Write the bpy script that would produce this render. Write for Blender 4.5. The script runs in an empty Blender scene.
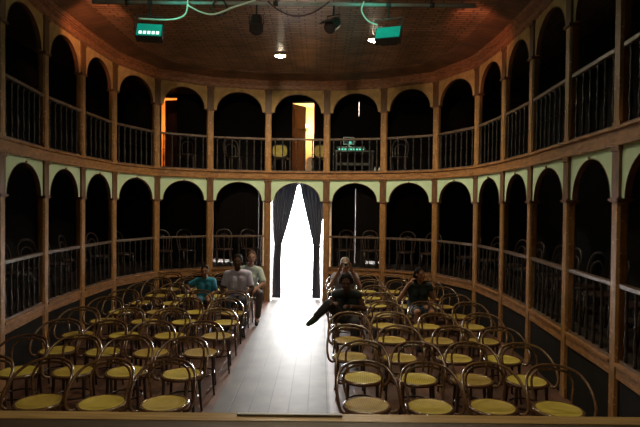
import bpy, bmesh, math, random
from mathutils import Vector, Matrix, Quaternion
random.seed(7)
S = bpy.context.scene
COL = S.collection
PI = math.pi

# ------------------------------------------------------------------ materials
def mat(name, c1, c2=None, rough=.6, scale=8., stretch=(1, 1, 1), bump=0., metal=0., emit=None, estr=0., detail=6., spec=.5, rnd=0., spots=None):
    m = bpy.data.materials.new(name); m.use_nodes = True
    nt = m.node_tree; N = nt.nodes; L = nt.links
    b = N['Principled BSDF']
    b.inputs['Roughness'].default_value = rough
    b.inputs['Metallic'].default_value = metal
    b.inputs['Specular IOR Level'].default_value = spec
    if c2 is None: c2 = tuple(x * .75 for x in c1)
    tc = N.new('ShaderNodeTexCoord'); mp = N.new('ShaderNodeMapping')
    mp.inputs['Scale'].default_value = stretch
    L.new(tc.outputs['Object'], mp.inputs['Vector'])
    nz = N.new('ShaderNodeTexNoise'); nz.inputs['Scale'].default_value = scale; nz.inputs['Detail'].default_value = detail
    L.new(mp.outputs['Vector'], nz.inputs['Vector'])
    rp = N.new('ShaderNodeValToRGB')
    rp.color_ramp.elements[0].position = .32; rp.color_ramp.elements[1].position = .68
    rp.color_ramp.elements[0].color = (*c2, 1); rp.color_ramp.elements[1].color = (*c1, 1)
    L.new(nz.outputs['Fac'], rp.inputs['Fac'])
    out = rp.outputs['Color']
    if spots:                                   # worn spots in the varnish
        n2 = N.new('ShaderNodeTexNoise'); n2.inputs['Scale'].default_value = 26; n2.inputs['Detail'].default_value = 3
        L.new(tc.outputs['Object'], n2.inputs['Vector'])
        r2 = N.new('ShaderNodeValToRGB'); r2.color_ramp.elements[0].position = .60; r2.color_ramp.elements[1].position = .72
        L.new(n2.outputs['Fac'], r2.inputs['Fac'])
        mx = N.new('ShaderNodeMixRGB'); mx.inputs['Color2'].default_value = (*spots, 1)
        L.new(r2.outputs['Color'], mx.inputs['Fac']); L.new(out, mx.inputs['Color1']); out = mx.outputs['Color']
    if rnd:
        oi = N.new('ShaderNodeObjectInfo'); hs = N.new('ShaderNodeHueSaturation')
        ma = N.new('ShaderNodeMath'); ma.operation = 'MULTIPLY_ADD'; ma.inputs[1].default_value = rnd; ma.inputs[2].default_value = 1 - rnd * .6
        L.new(oi.outputs['Random'], ma.inputs[0]); L.new(ma.outputs[0], hs.inputs['Value'])
        mh = N.new('ShaderNodeMath'); mh.operation = 'MULTIPLY_ADD'; mh.inputs[1].default_value = .028; mh.inputs[2].default_value = .492
        L.new(oi.outputs['Random'], mh.inputs[0]); L.new(mh.outputs[0], hs.inputs['Hue'])
        L.new(out, hs.inputs['Color']); out = hs.outputs['Color']
    L.new(out, b.inputs['Base Color'])
    if bump:
        bp = N.new('ShaderNodeBump'); bp.inputs['Strength'].default_value = bump; bp.inputs['Distance'].default_value = .01
        L.new(nz.outputs['Fac'], bp.inputs['Height']); L.new(bp.outputs['Normal'], b.inputs['Normal'])
    if emit:
        b.inputs['Emission Color'].default_value = (*emit, 1); b.inputs['Emission Strength'].default_value = estr
    return m

def brick_mat(name, c1, c2, mortar, bw, rh, msize, rough, bump, rot=0., spec=.5, offset=.5, dist=.004):
    m = bpy.data.materials.new(name); m.use_nodes = True
    nt = m.node_tree; N = nt.nodes; L = nt.links; b = N['Principled BSDF']
    b.inputs['Roughness'].default_value = rough; b.inputs['Specular IOR Level'].default_value = spec
    tc = N.new('ShaderNodeTexCoord'); mp = N.new('ShaderNodeMapping'); mp.inputs['Rotation'].default_value = (0, 0, rot)
    L.new(tc.outputs['Object'], mp.inputs['Vector'])
    br = N.new('ShaderNodeTexBrick'); br.offset = offset
    br.inputs['Color1'].default_value = (*c1, 1); br.inputs['Color2'].default_value = (*c2, 1); br.inputs['Mortar'].default_value = (*mortar, 1)
    br.inputs['Scale'].default_value = 1; br.inputs['Mortar Size'].default_value = msize; br.inputs['Mortar Smooth'].default_value = .2
    br.inputs['Brick Width'].default_value = bw; br.inputs['Row Height'].default_value = rh
    L.new(mp.outputs['Vector'], br.inputs['Vector'])
    nz = N.new('ShaderNodeTexNoise'); nz.inputs['Scale'].default_value = 3; nz.inputs['Detail'].default_value = 8
    L.new(tc.outputs['Object'], nz.inputs['Vector'])
    rp = N.new('ShaderNodeValToRGB'); rp.color_ramp.elements[0].position = .3; rp.color_ramp.elements[1].position = .75
    rp.color_ramp.elements[0].color = (.5, .5, .5, 1); rp.color_ramp.elements[1].color = (1.15, 1.1, 1.05, 1)
    L.new(nz.outputs['Fac'], rp.inputs['Fac'])
    mx = N.new('ShaderNodeMixRGB'); mx.blend_type = 'MULTIPLY'; mx.inputs['Fac'].default_value = 1
    L.new(br.outputs['Color'], mx.inputs['Color1']); L.new(rp.outputs['Color'], mx.inputs['Color2'])
    L.new(mx.outputs['Color'], b.inputs['Base Color'])
    bp = N.new('ShaderNodeBump'); bp.inputs['Strength'].default_value = bump; bp.inputs['Distance'].default_value = dist; bp.invert = True
    L.new(br.outputs['Fac'], bp.inputs['Height']); L.new(bp.outputs['Normal'], b.inputs['Normal'])
    return m

M = {}
M['wood'] = mat('varnished_wood', (.42, .215, .07), (.20, .095, .03), .5, 7, (3, 3, .6), .25, spots=(.55, .33, .18))
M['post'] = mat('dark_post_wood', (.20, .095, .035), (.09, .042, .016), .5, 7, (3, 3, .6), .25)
M['beam'] = mat('beam_wood', (.42, .20, .065), (.19, .085, .028), .5, 5, (1.2, 1.2, 4), .25, spots=(.5, .28, .14))
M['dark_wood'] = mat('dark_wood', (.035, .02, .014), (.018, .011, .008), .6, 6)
M['baluster'] = mat('baluster_paint', (.04, .034, .03), (.014, .012, .012), .38, 20, spots=(.13, .11, .10))
M['rail'] = mat('handrail_wood', (.17, .11, .075), (.07, .046, .032), .4, 9, (2, 2, 2))
M['green'] = mat('pale_green_paint', (.64, .82, .56), (.57, .75, .50), .7, 5)
M['tan'] = mat('tan_paint', (.64, .43, .17), (.46, .29, .11), .7, 9)
M['trim'] = mat('arch_edge', (.20, .085, .04), (.11, .05, .025), .5, 12)
M['knob'] = mat('pink_plaster', (.6, .33, .24), None, .6)
M['cornice'] = mat('cornice_wood', (.42, .19, .09), (.20, .085, .04), .36, 6, (2, 2, 5))
M['cove'] = brick_mat('cove_boards', (.22, .11, .058), (.17, .085, .045), (.09, .045, .025), .9, .12, .006, .5, .3)
M['ceiling'] = brick_mat('woven_ceiling', (.50, .285, .18), (.30, .165, .10), (.07, .035, .024), .26, .085, .012, .34, 1., offset=.33, dist=.02)
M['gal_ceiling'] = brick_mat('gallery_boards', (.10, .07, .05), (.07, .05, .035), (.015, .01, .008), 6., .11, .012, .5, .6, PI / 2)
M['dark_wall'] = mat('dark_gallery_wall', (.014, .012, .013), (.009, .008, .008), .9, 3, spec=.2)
M['plaster'] = mat('white_plaster', (.8, .8, .78), None, .8)
M['aisle'] = brick_mat('aisle_boards', (.135, .127, .127), (.105, .098, .098), (.035, .031, .03), 2.6, .21, .006, .6, .35, PI / 2, .32)
M['tile'] = brick_mat('pit_floor_boards', (.18, .09, .062), (.13, .065, .045), (.05, .028, .02), 1.1, .19, .006, .45, .4, PI / 2)
M['stage'] = mat('stage_boards', (.10, .058, .028), (.055, .03, .016), .55, 5, (.6, 6, 6), .3)
M['lip'] = mat('stage_edge_board', (.62, .41, .16), (.40, .25, .09), .33, 6, (.6, 8, 8), .25)
M['bent'] = mat('bentwood_brown', (.20, .10, .05), (.09, .045, .024), .2, 10, (3, 3, 3), spec=.9, rnd=.6)
M['gilt'] = mat('bentwood_dark', (.05, .026, .017), (.03, .016, .011), .3, 10, spec=.7)
M['curtain'] = mat('curtain_cloth', (.075, .082, .105), (.055, .062, .08), .85, 6, (6, 6, .4))
_n = M['curtain'].node_tree; _t = _n.nodes.new('ShaderNodeBsdfTranslucent'); _t.inputs['Color'].default_value = (.09, .10, .13, 1)
_m = _n.nodes.new('ShaderNodeMixShader'); _m.inputs[0].default_value = .35
_n.links.new(_n.nodes['Principled BSDF'].outputs[0], _m.inputs[1]); _n.links.new(_t.outputs[0], _m.inputs[2]); _n.links.new(_m.outputs[0], _n.nodes['Material Output'].inputs[0])
M['door'] = mat('door_wood', (.13, .045, .025), (.08, .028, .016), .5, 5, (4, 4, .6), .2)
M['door_dark'] = mat('door_dark', (.026, .018, .016), (.015, .011, .010), .7, 5, (4, 4, .6))
M['ochre'] = mat('ochre_plaster', (.85, .62, .34), (.78, .55, .28), .8, 3)
M['metal'] = mat('steel_pipe', (.3, .34, .33), (.2, .23, .23), .35, 10, metal=.1)
M['black'] = mat('black_metal', (.016, .015, .015), None, .45)
M['lens'] = mat('spot_lens', (.05, .05, .06), None, .1)
M['flood'] = mat('green_lens', (.02, .30, .24), (.02, .22, .17), .25, 12, emit=(.0, .42, .32), estr=.32)
M['led'] = mat('flood_bulbs', (.9, 1, .95), None, .4, emit=(.75, 1, .9), estr=1.2)
M['bulb'] = mat('lit_bulb', (1, .95, .8), None, .4, emit=(1, .86, .6), estr=60)
M['wbulb'] = mat('warm_bulb', (1, .8, .5), None, .4, emit=(1, .62, .22), estr=12)
M['brass'] = mat('lamp_brass', (.4, .27, .12), None, .35, metal=.8)
M['cable'] = mat('pale_cable', (.6, .85, .74), (.45, .65, .56), .5)
M['redcable'] = mat('dark_red_cable', (.12, .03, .035), (.02, .012, .012), .5, 30)
M['ctrl'] = mat('console_grey', (.16, .19, .18), None, .5)
M['led_green'] = mat('console_lights', (.1, .5, .4), None, .4, emit=(.1, .8, .55), estr=1.3)
M['white'] = mat('white_plastic', (.7, .72, .68), None, .5)
M['ground'] = mat('pale_pavement', (.6, .58, .55), None, .9, 2)
M['slit_dimmer'] = mat('dark_slit_dimmer', (.10, .088, .082), None, .9)  # kept dark for the added walls behind the rear door slits
# cane weave
m = mat('yellow_cane', (.62, .46, .09), (.46, .33, .05), .5, 14, rnd=.45); M['cane'] = m
nt = m.node_tree; N = nt.nodes; L = nt.links
tc = N.new('ShaderNodeTexCoord'); mp = N.new('ShaderNodeMapping'); mp.inputs['Rotation'].default_value = (0, 0, .785)
ck = N.new('ShaderNodeTexChecker'); ck.inputs['Scale'].default_value = 72
L.new(tc.outputs['Object'], mp.inputs[0]); L.new(mp.outputs[0], ck.inputs['Vector'])
bs = N['Principled BSDF']; src = bs.inputs['Base Color'].links[0].from_socket
mx = N.new('ShaderNodeMixRGB'); mx.blend_type = 'MULTIPLY'; mx.inputs['Color2'].default_value = (.62, .56, .45, 1)
L.new(ck.outputs['Fac'], mx.inputs['Fac']); L.new(src, mx.inputs['Color1']); L.new(mx.outputs[0], bs.inputs['Base Color'])
def cloth(name, c): return mat(name, c, tuple(x * .8 for x in c), .85, 10)
M['skin'] = mat('skin_tan', (.33, .17, .105), (.29, .145, .09), .65, 10, spec=.25)
M['skin_d'] = mat('skin_brown', (.105, .052, .035), (.085, .042, .028), .65, 10, spec=.25)
M['skin_l'] = mat('skin_light', (.46, .26, .19), (.42, .235, .165), .65, 10, spec=.25)
M['hair'] = mat('hair_black', (.012, .009, .009), None, .8, 40, spec=.12)
M['hair_b'] = mat('hair_brown', (.11, .055, .03), (.05, .025, .015), .75, 40, spec=.2)
M['hair_g'] = mat('hair_grey', (.30, .27, .25), (.17, .15, .14), .6, 40)
M['eye'] = mat('eye_dark', (.02, .015, .012), None, .2)
M['lip_red'] = mat('lips', (.22, .08, .065), None, .5)

# ------------------------------------------------------------------ mesh builders
class MB:
    def __init__(s): s.bm = bmesh.new()
    def box(s, x0, x1, y0, y1, z0, z1, mx=None, taper=None):
        v = []
        for z in (z0, z1):
            for x, y in ((x0, y0), (x1, y0), (x1, y1), (x0, y1)):
                p = Vector((x, y, z))
                if mx: p = mx @ p
                v.append(s.bm.verts.new(p))
        for f in ((3, 2, 1, 0), (4, 5, 6, 7), (0, 1, 5, 4), (1, 2, 6, 5), (2, 3, 7, 6), (3, 0, 4, 7)):
            s.bm.faces.new([v[i] for i in f])
        return s
    def prism(s, poly, z0, z1, mx=None, scale_top=1.):
        n = len(poly)
        a = [s.bm.verts.new((mx @ Vector((x, y, z0))) if mx else (x, y, z0)) for x, y in poly]
        b = [s.bm.verts.new((mx @ Vector((x * scale_top, y * scale_top, z1))) if mx else (x * scale_top, y * scale_top, z1)) for x, y in poly]
        s.bm.faces.new(a[::-1]); s.bm.faces.new(b)
        for i in range(n): s.bm.faces.new([a[i], a[(i + 1) % n], b[(i + 1) % n], b[i]])
        return s
    def tube(s, pts, r, seg=8, closed=False):
        pts = [Vector(p) for p in pts]; n = len(pts)
        rr = r if isinstance(r, (list, tuple)) else [r] * n
        rings = []; up = None
        for i, p in enumerate(pts):
            if closed: t = (pts[(i + 1) % n] - pts[i - 1]).normalized()
            else: t = (pts[min(i + 1, n - 1)] - pts[max(i - 1, 0)]).normalized()
            if up is None:
                up = t.orthogonal().normalized()
            else:
                up = (up - t * up.dot(t)); up = up.normalized() if up.length > 1e-6 else t.orthogonal().normalized()
            w = t.cross(up)
            rings.append([s.bm.verts.new(p + (up * math.cos(2 * PI * k / seg) + w * math.sin(2 * PI * k / seg)) * rr[i]) for k in range(seg)])
        m_ = n if closed else n - 1
        for i in range(m_):
            a = rings[i]; b = rings[(i + 1) % n]
            off = 0
            if closed and i == n - 1:
                off = min(range(seg), key=lambda q: (a[0].co - b[q].co).length)
            for k in range(seg):
                s.bm.faces.new([a[k], a[(k + 1) % seg], b[(k + 1 + off) % seg], b[(k + off) % seg]])
        if not closed:
            s.bm.faces.new(rings[0][::-1]); s.bm.faces.new(rings[-1])
        return s
    def lathe(s, prof, seg=12, mx=None, sx=1., sy=1.):
        rings = []
        for r, z in prof:
            ring = []
            for k in range(seg):
                p = Vector((r * math.cos(2 * PI * k / seg) * sx, r * math.sin(2 * PI * k / seg) * sy, z))
                ring.append(s.bm.verts.new(mx @ p if mx else p))
            rings.append(ring)
        for a, b in zip(rings, rings[1:]):
            for k in range(seg): s.bm.faces.new([a[k], a[(k + 1) % seg], b[(k + 1) % seg], b[k]])
        s.bm.faces.new(rings[0][::-1]); s.bm.faces.new(rings[-1])
        return s
    def ball(s, c, r, seg=12, rings=8, sc=(1, 1, 1)):
        mx = Matrix.Translation(Vector(c)) @ Matrix.Diagonal((sc[0], sc[1], sc[2], 1))
        return s.lathe([(max(1e-4, r * math.sin(PI * i / rings)), -r * math.cos(PI * i / rings)) for i in range(rings + 1)], seg, mx)
    def capsule(s, a, b, r1, r2, seg=12, flat=False):
        a = Vector(a); b = Vector(b); d = b - a; ln = max(d.length, 1e-4)
        q = Vector((0, 0, 1)).rotation_difference(d.normalized())
        mx = Matrix.Translation(a) @ q.to_matrix().to_4x4()
        if flat: prof = [(r1, 0), (r2, ln)]
        else:
            prof = [(max(1e-4, r1 * math.sin(t * PI / 8)), -r1 * math.cos(t * PI / 8)) for t in range(5)] + [(max(1e-4, r2 * math.cos(t * PI / 8)), ln + r2 * math.sin(t * PI / 8)) for t in range(5)]
        return s.lathe(prof, seg, mx)
    def mesh(s, name, m, smooth=False, bevel=0.):
        if bevel:
            bmesh.ops.bevel(s.bm, geom=list(s.bm.edges), offset=bevel, segments=2, affect='EDGES', profile=.5)
        bmesh.ops.recalc_face_normals(s.bm, faces=list(s.bm.faces))
        me = bpy.data.meshes.new(name); s.bm.to_mesh(me); s.bm.free()
        for mm in (m if isinstance(m, (list, tuple)) else [m]): me.materials.append(mm)
        if smooth:
            me.shade_smooth()
        return me
    def build(s, name, m, parent=None, smooth=False, bevel=0., label=None):
        return link(name, s.mesh(name, m, smooth, bevel), parent, label)

def link(name, data, parent=None, label=None):
    o = bpy.data.objects.new(name, data); COL.objects.link(o)
    if parent: o.parent = parent
    if label: o['label'] = label
    return o
def tag(o, label, cat, group=None):
    o['label'] = label; o['category'] = cat
    if group: o['group'] = group
    return o
def thing(name, label, cat, loc=(0, 0, 0), rz=0., group=None):
    o = bpy.data.objects.new(name, None); COL.objects.link(o); o.empty_display_size = .1
    o.location = loc; o.rotation_euler = (0, 0, rz)
    return tag(o, label, cat, group)
def struct(o): o['kind'] = 'structure'; return o
def copy_tree(o, parent=None):
    c = o.copy(); COL.objects.link(c)
    if parent: c.parent = parent
    for ch in list(o.children): copy_tree(ch, c)
    return c
def spline(pts, n=6, closed=False):
    P = [Vector(p) for p in pts]; out = []; k = len(P)
    rng = range(k) if closed else range(k - 1)
    for i in rng:
        if closed: p0, p1, p2, p3 = P[i - 1], P[i], P[(i + 1) % k], P[(i + 2) % k]
        else: p0, p1, p2, p3 = P[max(i - 1, 0)], P[i], P[i + 1], P[min(i + 2, k - 1)]
        for j in range(n):
            t = j / n
            out.append(.5 * ((2 * p1) + (p2 - p0) * t + (2 * p0 - 5 * p1 + 4 * p2 - p3) * t * t + (3 * p1 - p0 - 3 * p2 + p3) * t ** 3))
    if not closed: out.append(P[-1])
    return out
ORD = ['', 'first', 'second', 'third', 'fourth', 'fifth', 'sixth', 'seventh', 'eighth', 'ninth', 'tenth']

# ------------------------------------------------------------------ plan (y = away from the stage, z = 0 pit floor)
CR = [(.673, 11.86), (1.947, 11.57), (2.975, 10.91), (3.485, 9.71), (3.56, 8.49), (3.54, 7.32), (3.43, 6.0), (3.34, 4.83), (3.21, 3.65)]
CL = [(-.673, 11.86), (-1.947, 11.57), (-2.943, 10.91), (-3.375, 9.71), (-3.41, 8.49), (-3.40, 7.32), (-3.225, 6.02), (-3.05, 4.8), (-2.95, 3.65)]
PLAN = CL[::-1] + CR
FULL = [(-2.95, -2.9)] + PLAN + [(3.21, -2.9)]
ZG, GF = .77, .70            # gallery kerb top, gallery floor
ZB0, ZB, BF = 2.786, 2.963, 2.88
ZTOP = 4.82; ZC = 5.10
YR = 13.4; XW = 4.85

def offset_plan(pts, d):      # d > 0 = towards the hall
    out = []
    n = len(pts)
    for i in range(n):
        p = Vector(pts[i]).to_2d()
        ns = []
        if i > 0: t = (p - Vector(pts[i - 1])).normalized(); ns.append(Vector((t.y, -t.x)))
        if i < n - 1: t = (Vector(pts[i + 1]) - p).normalized(); ns.append(Vector((t.y, -t.x)))
        if len(ns) == 1: nn = ns[0]
        else:
            nn = (ns[0] + ns[1]); nn = nn / max(.2, (1 + ns[0].dot(ns[1])))
        out.append((p.x + nn.x * d, p.y + nn.y * d))
    return out
def sweep(pts, prof):         # prof: closed loop of (inward offset, z)
    mb = MB()
    lines = [[mb.bm.verts.new((x, y, z)) for x, y in offset_plan(pts, d)] for d, z in prof]
    k = len(prof); n = len(pts)
    for a in range(k):
        A = lines[a]; B = lines[(a + 1) % k]
        for i in range(n - 1): mb.bm.faces.new([A[i], A[i + 1], B[i + 1], B[i]])
    mb.bm.faces.new([l[0] for l in lines]); mb.bm.faces.new([l[-1] for l in lines][::-1])
    return mb

# ------------------------------------------------------------------ shell
struct(MB().box(-XW, -.60, 2.95, YR + .1, -.1, 0).box(.66, XW, 2.95, YR + .1, -.1, 0).build('floor', M['tile']))
struct(MB().box(-.60, .66, 2.95, YR + .2, -.1, 0).build('floor_aisle', M['aisle']))
struct(MB().box(-XW, XW, -2.95, 2.84, .9, 1.0).build('floor_stage', M['stage']))
struct(MB().box(-XW, XW, 2.84, 2.95, -.1, 1.004).build('trim_stage_edge', M['lip'], bevel=.006))
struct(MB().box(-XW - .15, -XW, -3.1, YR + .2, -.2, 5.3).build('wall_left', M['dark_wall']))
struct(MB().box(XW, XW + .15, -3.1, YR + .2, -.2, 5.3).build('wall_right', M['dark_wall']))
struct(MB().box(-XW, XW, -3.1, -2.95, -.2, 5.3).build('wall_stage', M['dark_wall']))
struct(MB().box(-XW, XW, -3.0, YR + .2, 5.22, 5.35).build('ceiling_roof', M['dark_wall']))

def holed_wall(name, x0, x1, z0, z1, y0, y1, holes, m):
    xs = sorted({x0, x1, *[h[0] for h in holes], *[h[1] for h in holes]}); zs = sorted({z0, z1, *[h[2] for h in holes], *[h[3] for h in holes]})
    mb = MB()
    for a, b in zip(xs, xs[1:]):
        run = None
        for c, d in zip(zs, zs[1:]):
            mx_, mz_ = (a + b) / 2, (c + d) / 2
            hole = any(h[0] < mx_ < h[1] and h[2] < mz_ < h[3] for h in holes)
            if not hole: run = (run[0], d) if run else (c, d)
            if hole and run: mb.box(a, b, y0, y1, *run); run = None
        if run: mb.box(a, b, y0, y1, *run)
    return struct(mb.build(name, m))
holes = [(-.69, .69, 0, 2.72), (-2.27, -1.06, GF, 2.64), (1.44, 2.19, GF, 2.64),
         (-.22, .35, BF, 4.88), (-3.66, -3.2, BF, 4.98),
         (1.508, 1.532, 4.52, 4.93), (-1.396, -1.384, 4.66, 4.93)]
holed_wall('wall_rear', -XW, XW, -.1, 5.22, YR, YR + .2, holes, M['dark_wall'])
def leaf(name, poly, y, th, m, parent=None):
    mb = MB(); f = [mb.bm.verts.new((x, y, z)) for x, z in poly]; b = [mb.bm.verts.new((x, y + th, z)) for x, z in poly]
    mb.bm.faces.new(f); mb.bm.faces.new(b[::-1])
    for i in range(len(poly)): mb.bm.faces.new([f[i], f[(i + 1) % len(poly)], b[(i + 1) % len(poly)], b[i]])
    return mb.build(name, m, parent)
def planks(o_name, parent, x0, x1, z0, z1, y, m):
    mb = MB(); n = 4; w = (x1 - x0) / n
    for i in range(n): mb.box(x0 + i * w + .008, x0 + (i + 1) * w - .008, y - .012, y, z0 + .08, z1 - .06)
    return mb.build(o_name, m, parent)
d2 = struct(leaf('door_2', [(-2.25, GF + .07), (-1.75, GF + .07), (-1.75, GF + .004), (-1.075, GF + .004), (-1.075, 2.64), (-2.25, 2.64)], YR + .05, .05, M['door_dark']))
planks('door_panel', d2, -2.23, -1.1, GF + .08, 2.6, YR + .05, M['door_dark'])
d3 = struct(leaf('door_3', [(1.462, GF + .004), (1.72, GF + .004), (1.72, GF + .07), (2.12, GF + .07), (2.12, GF + .004), (2.172, GF + .004), (2.172, 2.64), (1.462, 2.64)], YR + .05, .05, M['door_dark']))
planks('door_panel', d3, 1.5, 2.15, GF + .1, 2.6, YR + .05, M['door_dark'])
# passage to the street door
struct(MB().box(-.80, -.70, 12.0, YR, 0, ZB0 - .01).build('wall_passage_left', M['plaster']))
struct(MB().box(.70, .80, 12.0, YR, 0, ZB0 - .01).build('wall_passage_right', M['plaster']))
struct(MB().box(-40, 40, YR + .2, 60, -.14, -.02).build('ground', M['ground']))

struct(MB().box(-2.84, -1.02, 14.6, 14.7, -.02, 5.3).build('wall_slit_dimmer_left', M['slit_dimmer']))  # unseen outdoor walls, added to dim the daylight in the slits
struct(MB().box(1.40, 5.0, 14.6, 14.7, -.02, 5.3).build('wall_slit_dimmer_right', M['slit_dimmer']))
# gallery and balcony floors (ring between the colonnade and the outer wall)
def outer(p):
    x, y = p; s = 1 if x > 0 else -1
    if y > 11.8: return (s * .8, YR)
    if y > 11.4: return (s * 2.4, YR)
    if y > 10.5: return (s * XW, YR)
    return (s * XW, y)
def ring(name, z0, z1, m, skip_centre, ext=.03):
    mb = MB(); pts = offset_plan(PLAN, -ext); n = len(pts)
    for i in range(n - 1):
        a, b = pts[i], pts[i + 1]
        if abs(a[0] + b[0]) < .1 and skip_centre: continue
        oa, ob = outer(PLAN[i]), outer(PLAN[i + 1])
        if skip_centre:
            if abs(a[0]) < .8: a = (math.copysign(.8, a[0]), a[1])
            if abs(b[0]) < .8: b = (math.copysign(.8, b[0]), b[1])
        q = [a, oa, ob, b]
        mb.prism(q, z0, z1)
    return struct(mb.build(name, m))
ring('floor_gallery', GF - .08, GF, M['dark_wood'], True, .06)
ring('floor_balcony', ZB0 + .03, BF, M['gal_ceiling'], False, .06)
struct(sweep(FULL, [(-2.6, 5.0), (-.02, 5.0), (-.02, 5.06), (-2.6, 5.06)]).build('ceiling_gallery', M['gal_ceiling'])) if False else None
mbg = MB()
pts = offset_plan(FULL, -.03); 
for i in range(len(pts) - 1):
    mbg.prism([pts[i], outer(FULL[i]), outer(FULL[i + 1]), pts[i + 1]], 5.03, 5.07)
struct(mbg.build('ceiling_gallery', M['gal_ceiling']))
# hall ceiling: woven panel, sloped board border and moulded cornice
inner = offset_plan(FULL, .50)
mb = MB(); mb.prism(inner, ZC, ZC + .06); struct(mb.build('ceiling', M['ceiling']))
struct(sweep(FULL, [(.07, 5.0), (.50, 5.085), (.53, 5.085), (.53, 5.12), (.05, 5.06)]).build('trim_ceiling_border', M['cove']))
struct(sweep(FULL, [(.49, 5.082), (.51, 5.082), (.52, 5.10), (.48, 5.10)]).build('trim_ceiling_edge', M['cove']))
struct(sweep(FULL, [(-.06, ZTOP), (.045, ZTOP), (.05, ZTOP + .018), (.062, ZTOP + .022), (.062, ZTOP + .10), (.08, ZTOP + .105), (.08, ZTOP + .12), (.10, ZTOP + .125), (.10, ZTOP + .145), (.125, ZTOP + .155), (.125, ZTOP + .175), (.15, ZTOP + .19), (.15, ZTOP + .215), (-.06, ZTOP + .215)]).build('trim_cornice', M['cornice']))
# balcony beam with its mouldings
struct(sweep(PLAN, [(-.06, ZB0), (.066, ZB0), (.070, ZB0 + .02), (.055, ZB0 + .028), (.055, ZB - .035), (.085, ZB - .025), (.085, ZB), (-.06, ZB)]).build('trim_balcony_beam', M['beam']))
# gallery kerb beam and dark pit wall, both between the columns
kb = MB(); pw = MB()
BAYS = []
for i in range(len(PLAN) - 1):
    a, b = Vector(PLAN[i]), Vector(PLAN[i + 1]); d = b - a; ln = d.length
    mid = (a + b) / 2; ang = math.atan2(d.y, d.x)
    BAYS.append((mid, ang, ln))
    mx = Matrix.Translation((mid.x, mid.y, 0)) @ Matrix.Rotation(ang, 4, 'Z')
    if i == len(CL) - 1: continue                       # the doorway bay is open
    h = ln / 2 - .06
    kb.box(-h, h, -.04, .05, ZG - .145, ZG, mx); kb.box(-h, h, -.06, -.04, ZG - .03, ZG, mx)
    pw.box(-h, h, -.02, .04, 0, ZG - .145, mx)
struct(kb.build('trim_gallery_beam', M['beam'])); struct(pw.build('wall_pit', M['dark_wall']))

# ------------------------------------------------------------------ colonnade
def chamfer(w, d, c): return [(-w + c, -d), (w - c, -d), (w, -d + c), (w, d - c), (w - c, d), (-w + c, d), (-w, d - c), (-w, -d + c)]
W, D = .074, .052
def column_meshes(z0, zs, z1, base):
    r = {}
    mb = MB(); mb.prism(chamfer(W, D, .022), z0 + (.12 if base else .05), zs - .03); r['shaft'] = mb.mesh('shaft', M['wood'])
    mb = MB(); mb.prism(chamfer(W, D, .003), z0, z0 + (.12 if base else .05)); r['base'] = mb.mesh('base', M['wood'])
    mb = MB(); mb.prism(chamfer(W + .012, D + .012, .01), zs - .03, zs - .018); mb.prism(chamfer(W + .024, D + .024, .01), zs - .018, zs + .004); mb.prism(chamfer(W + .01, D + .01, .01), zs + .004, zs + .018)
    r['capital'] = mb.mesh('capital', M['trim'])
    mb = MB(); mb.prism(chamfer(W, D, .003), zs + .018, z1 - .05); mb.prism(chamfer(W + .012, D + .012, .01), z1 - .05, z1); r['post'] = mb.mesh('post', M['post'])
    return r
LOWC = column_meshes(0, 2.29, ZB0, True); UPC = column_meshes(0, 4.31 - ZB, ZTOP - ZB, False)
def side_word(x): return 'left' if x < 0 else 'right'
nC = len(CL)
for i, p in enumerate(PLAN):
    angs = []
    if i > 0: angs.append(BAYS[i - 1][1])
    if i < len(BAYS): angs.append(BAYS[i][1])
    v = Vector((sum(math.cos(a) for a in angs), sum(math.sin(a) for a in angs))); ang = math.atan2(v.y, v.x)
    k = (nC - i) if i < nC else (i - nC + 1)
    sw = side_word(p[0])
    for tier, R, z in (('lower', LOWC, 0), ('upper', UPC, ZB)):
        lab = f"brown wooden {tier}-tier column, {ORD[k]} to the {sw} of the " + ('curtained doorway' if tier == 'lower' else 'open lit balcony door')
        c = thing('arcade_column', lab, 'column', (p[0], p[1], z), ang, f'columns of the {tier} arcade')
        for pn in ('base', 'shaft', 'capital', 'post'): link(pn, R[pn], c)

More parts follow.
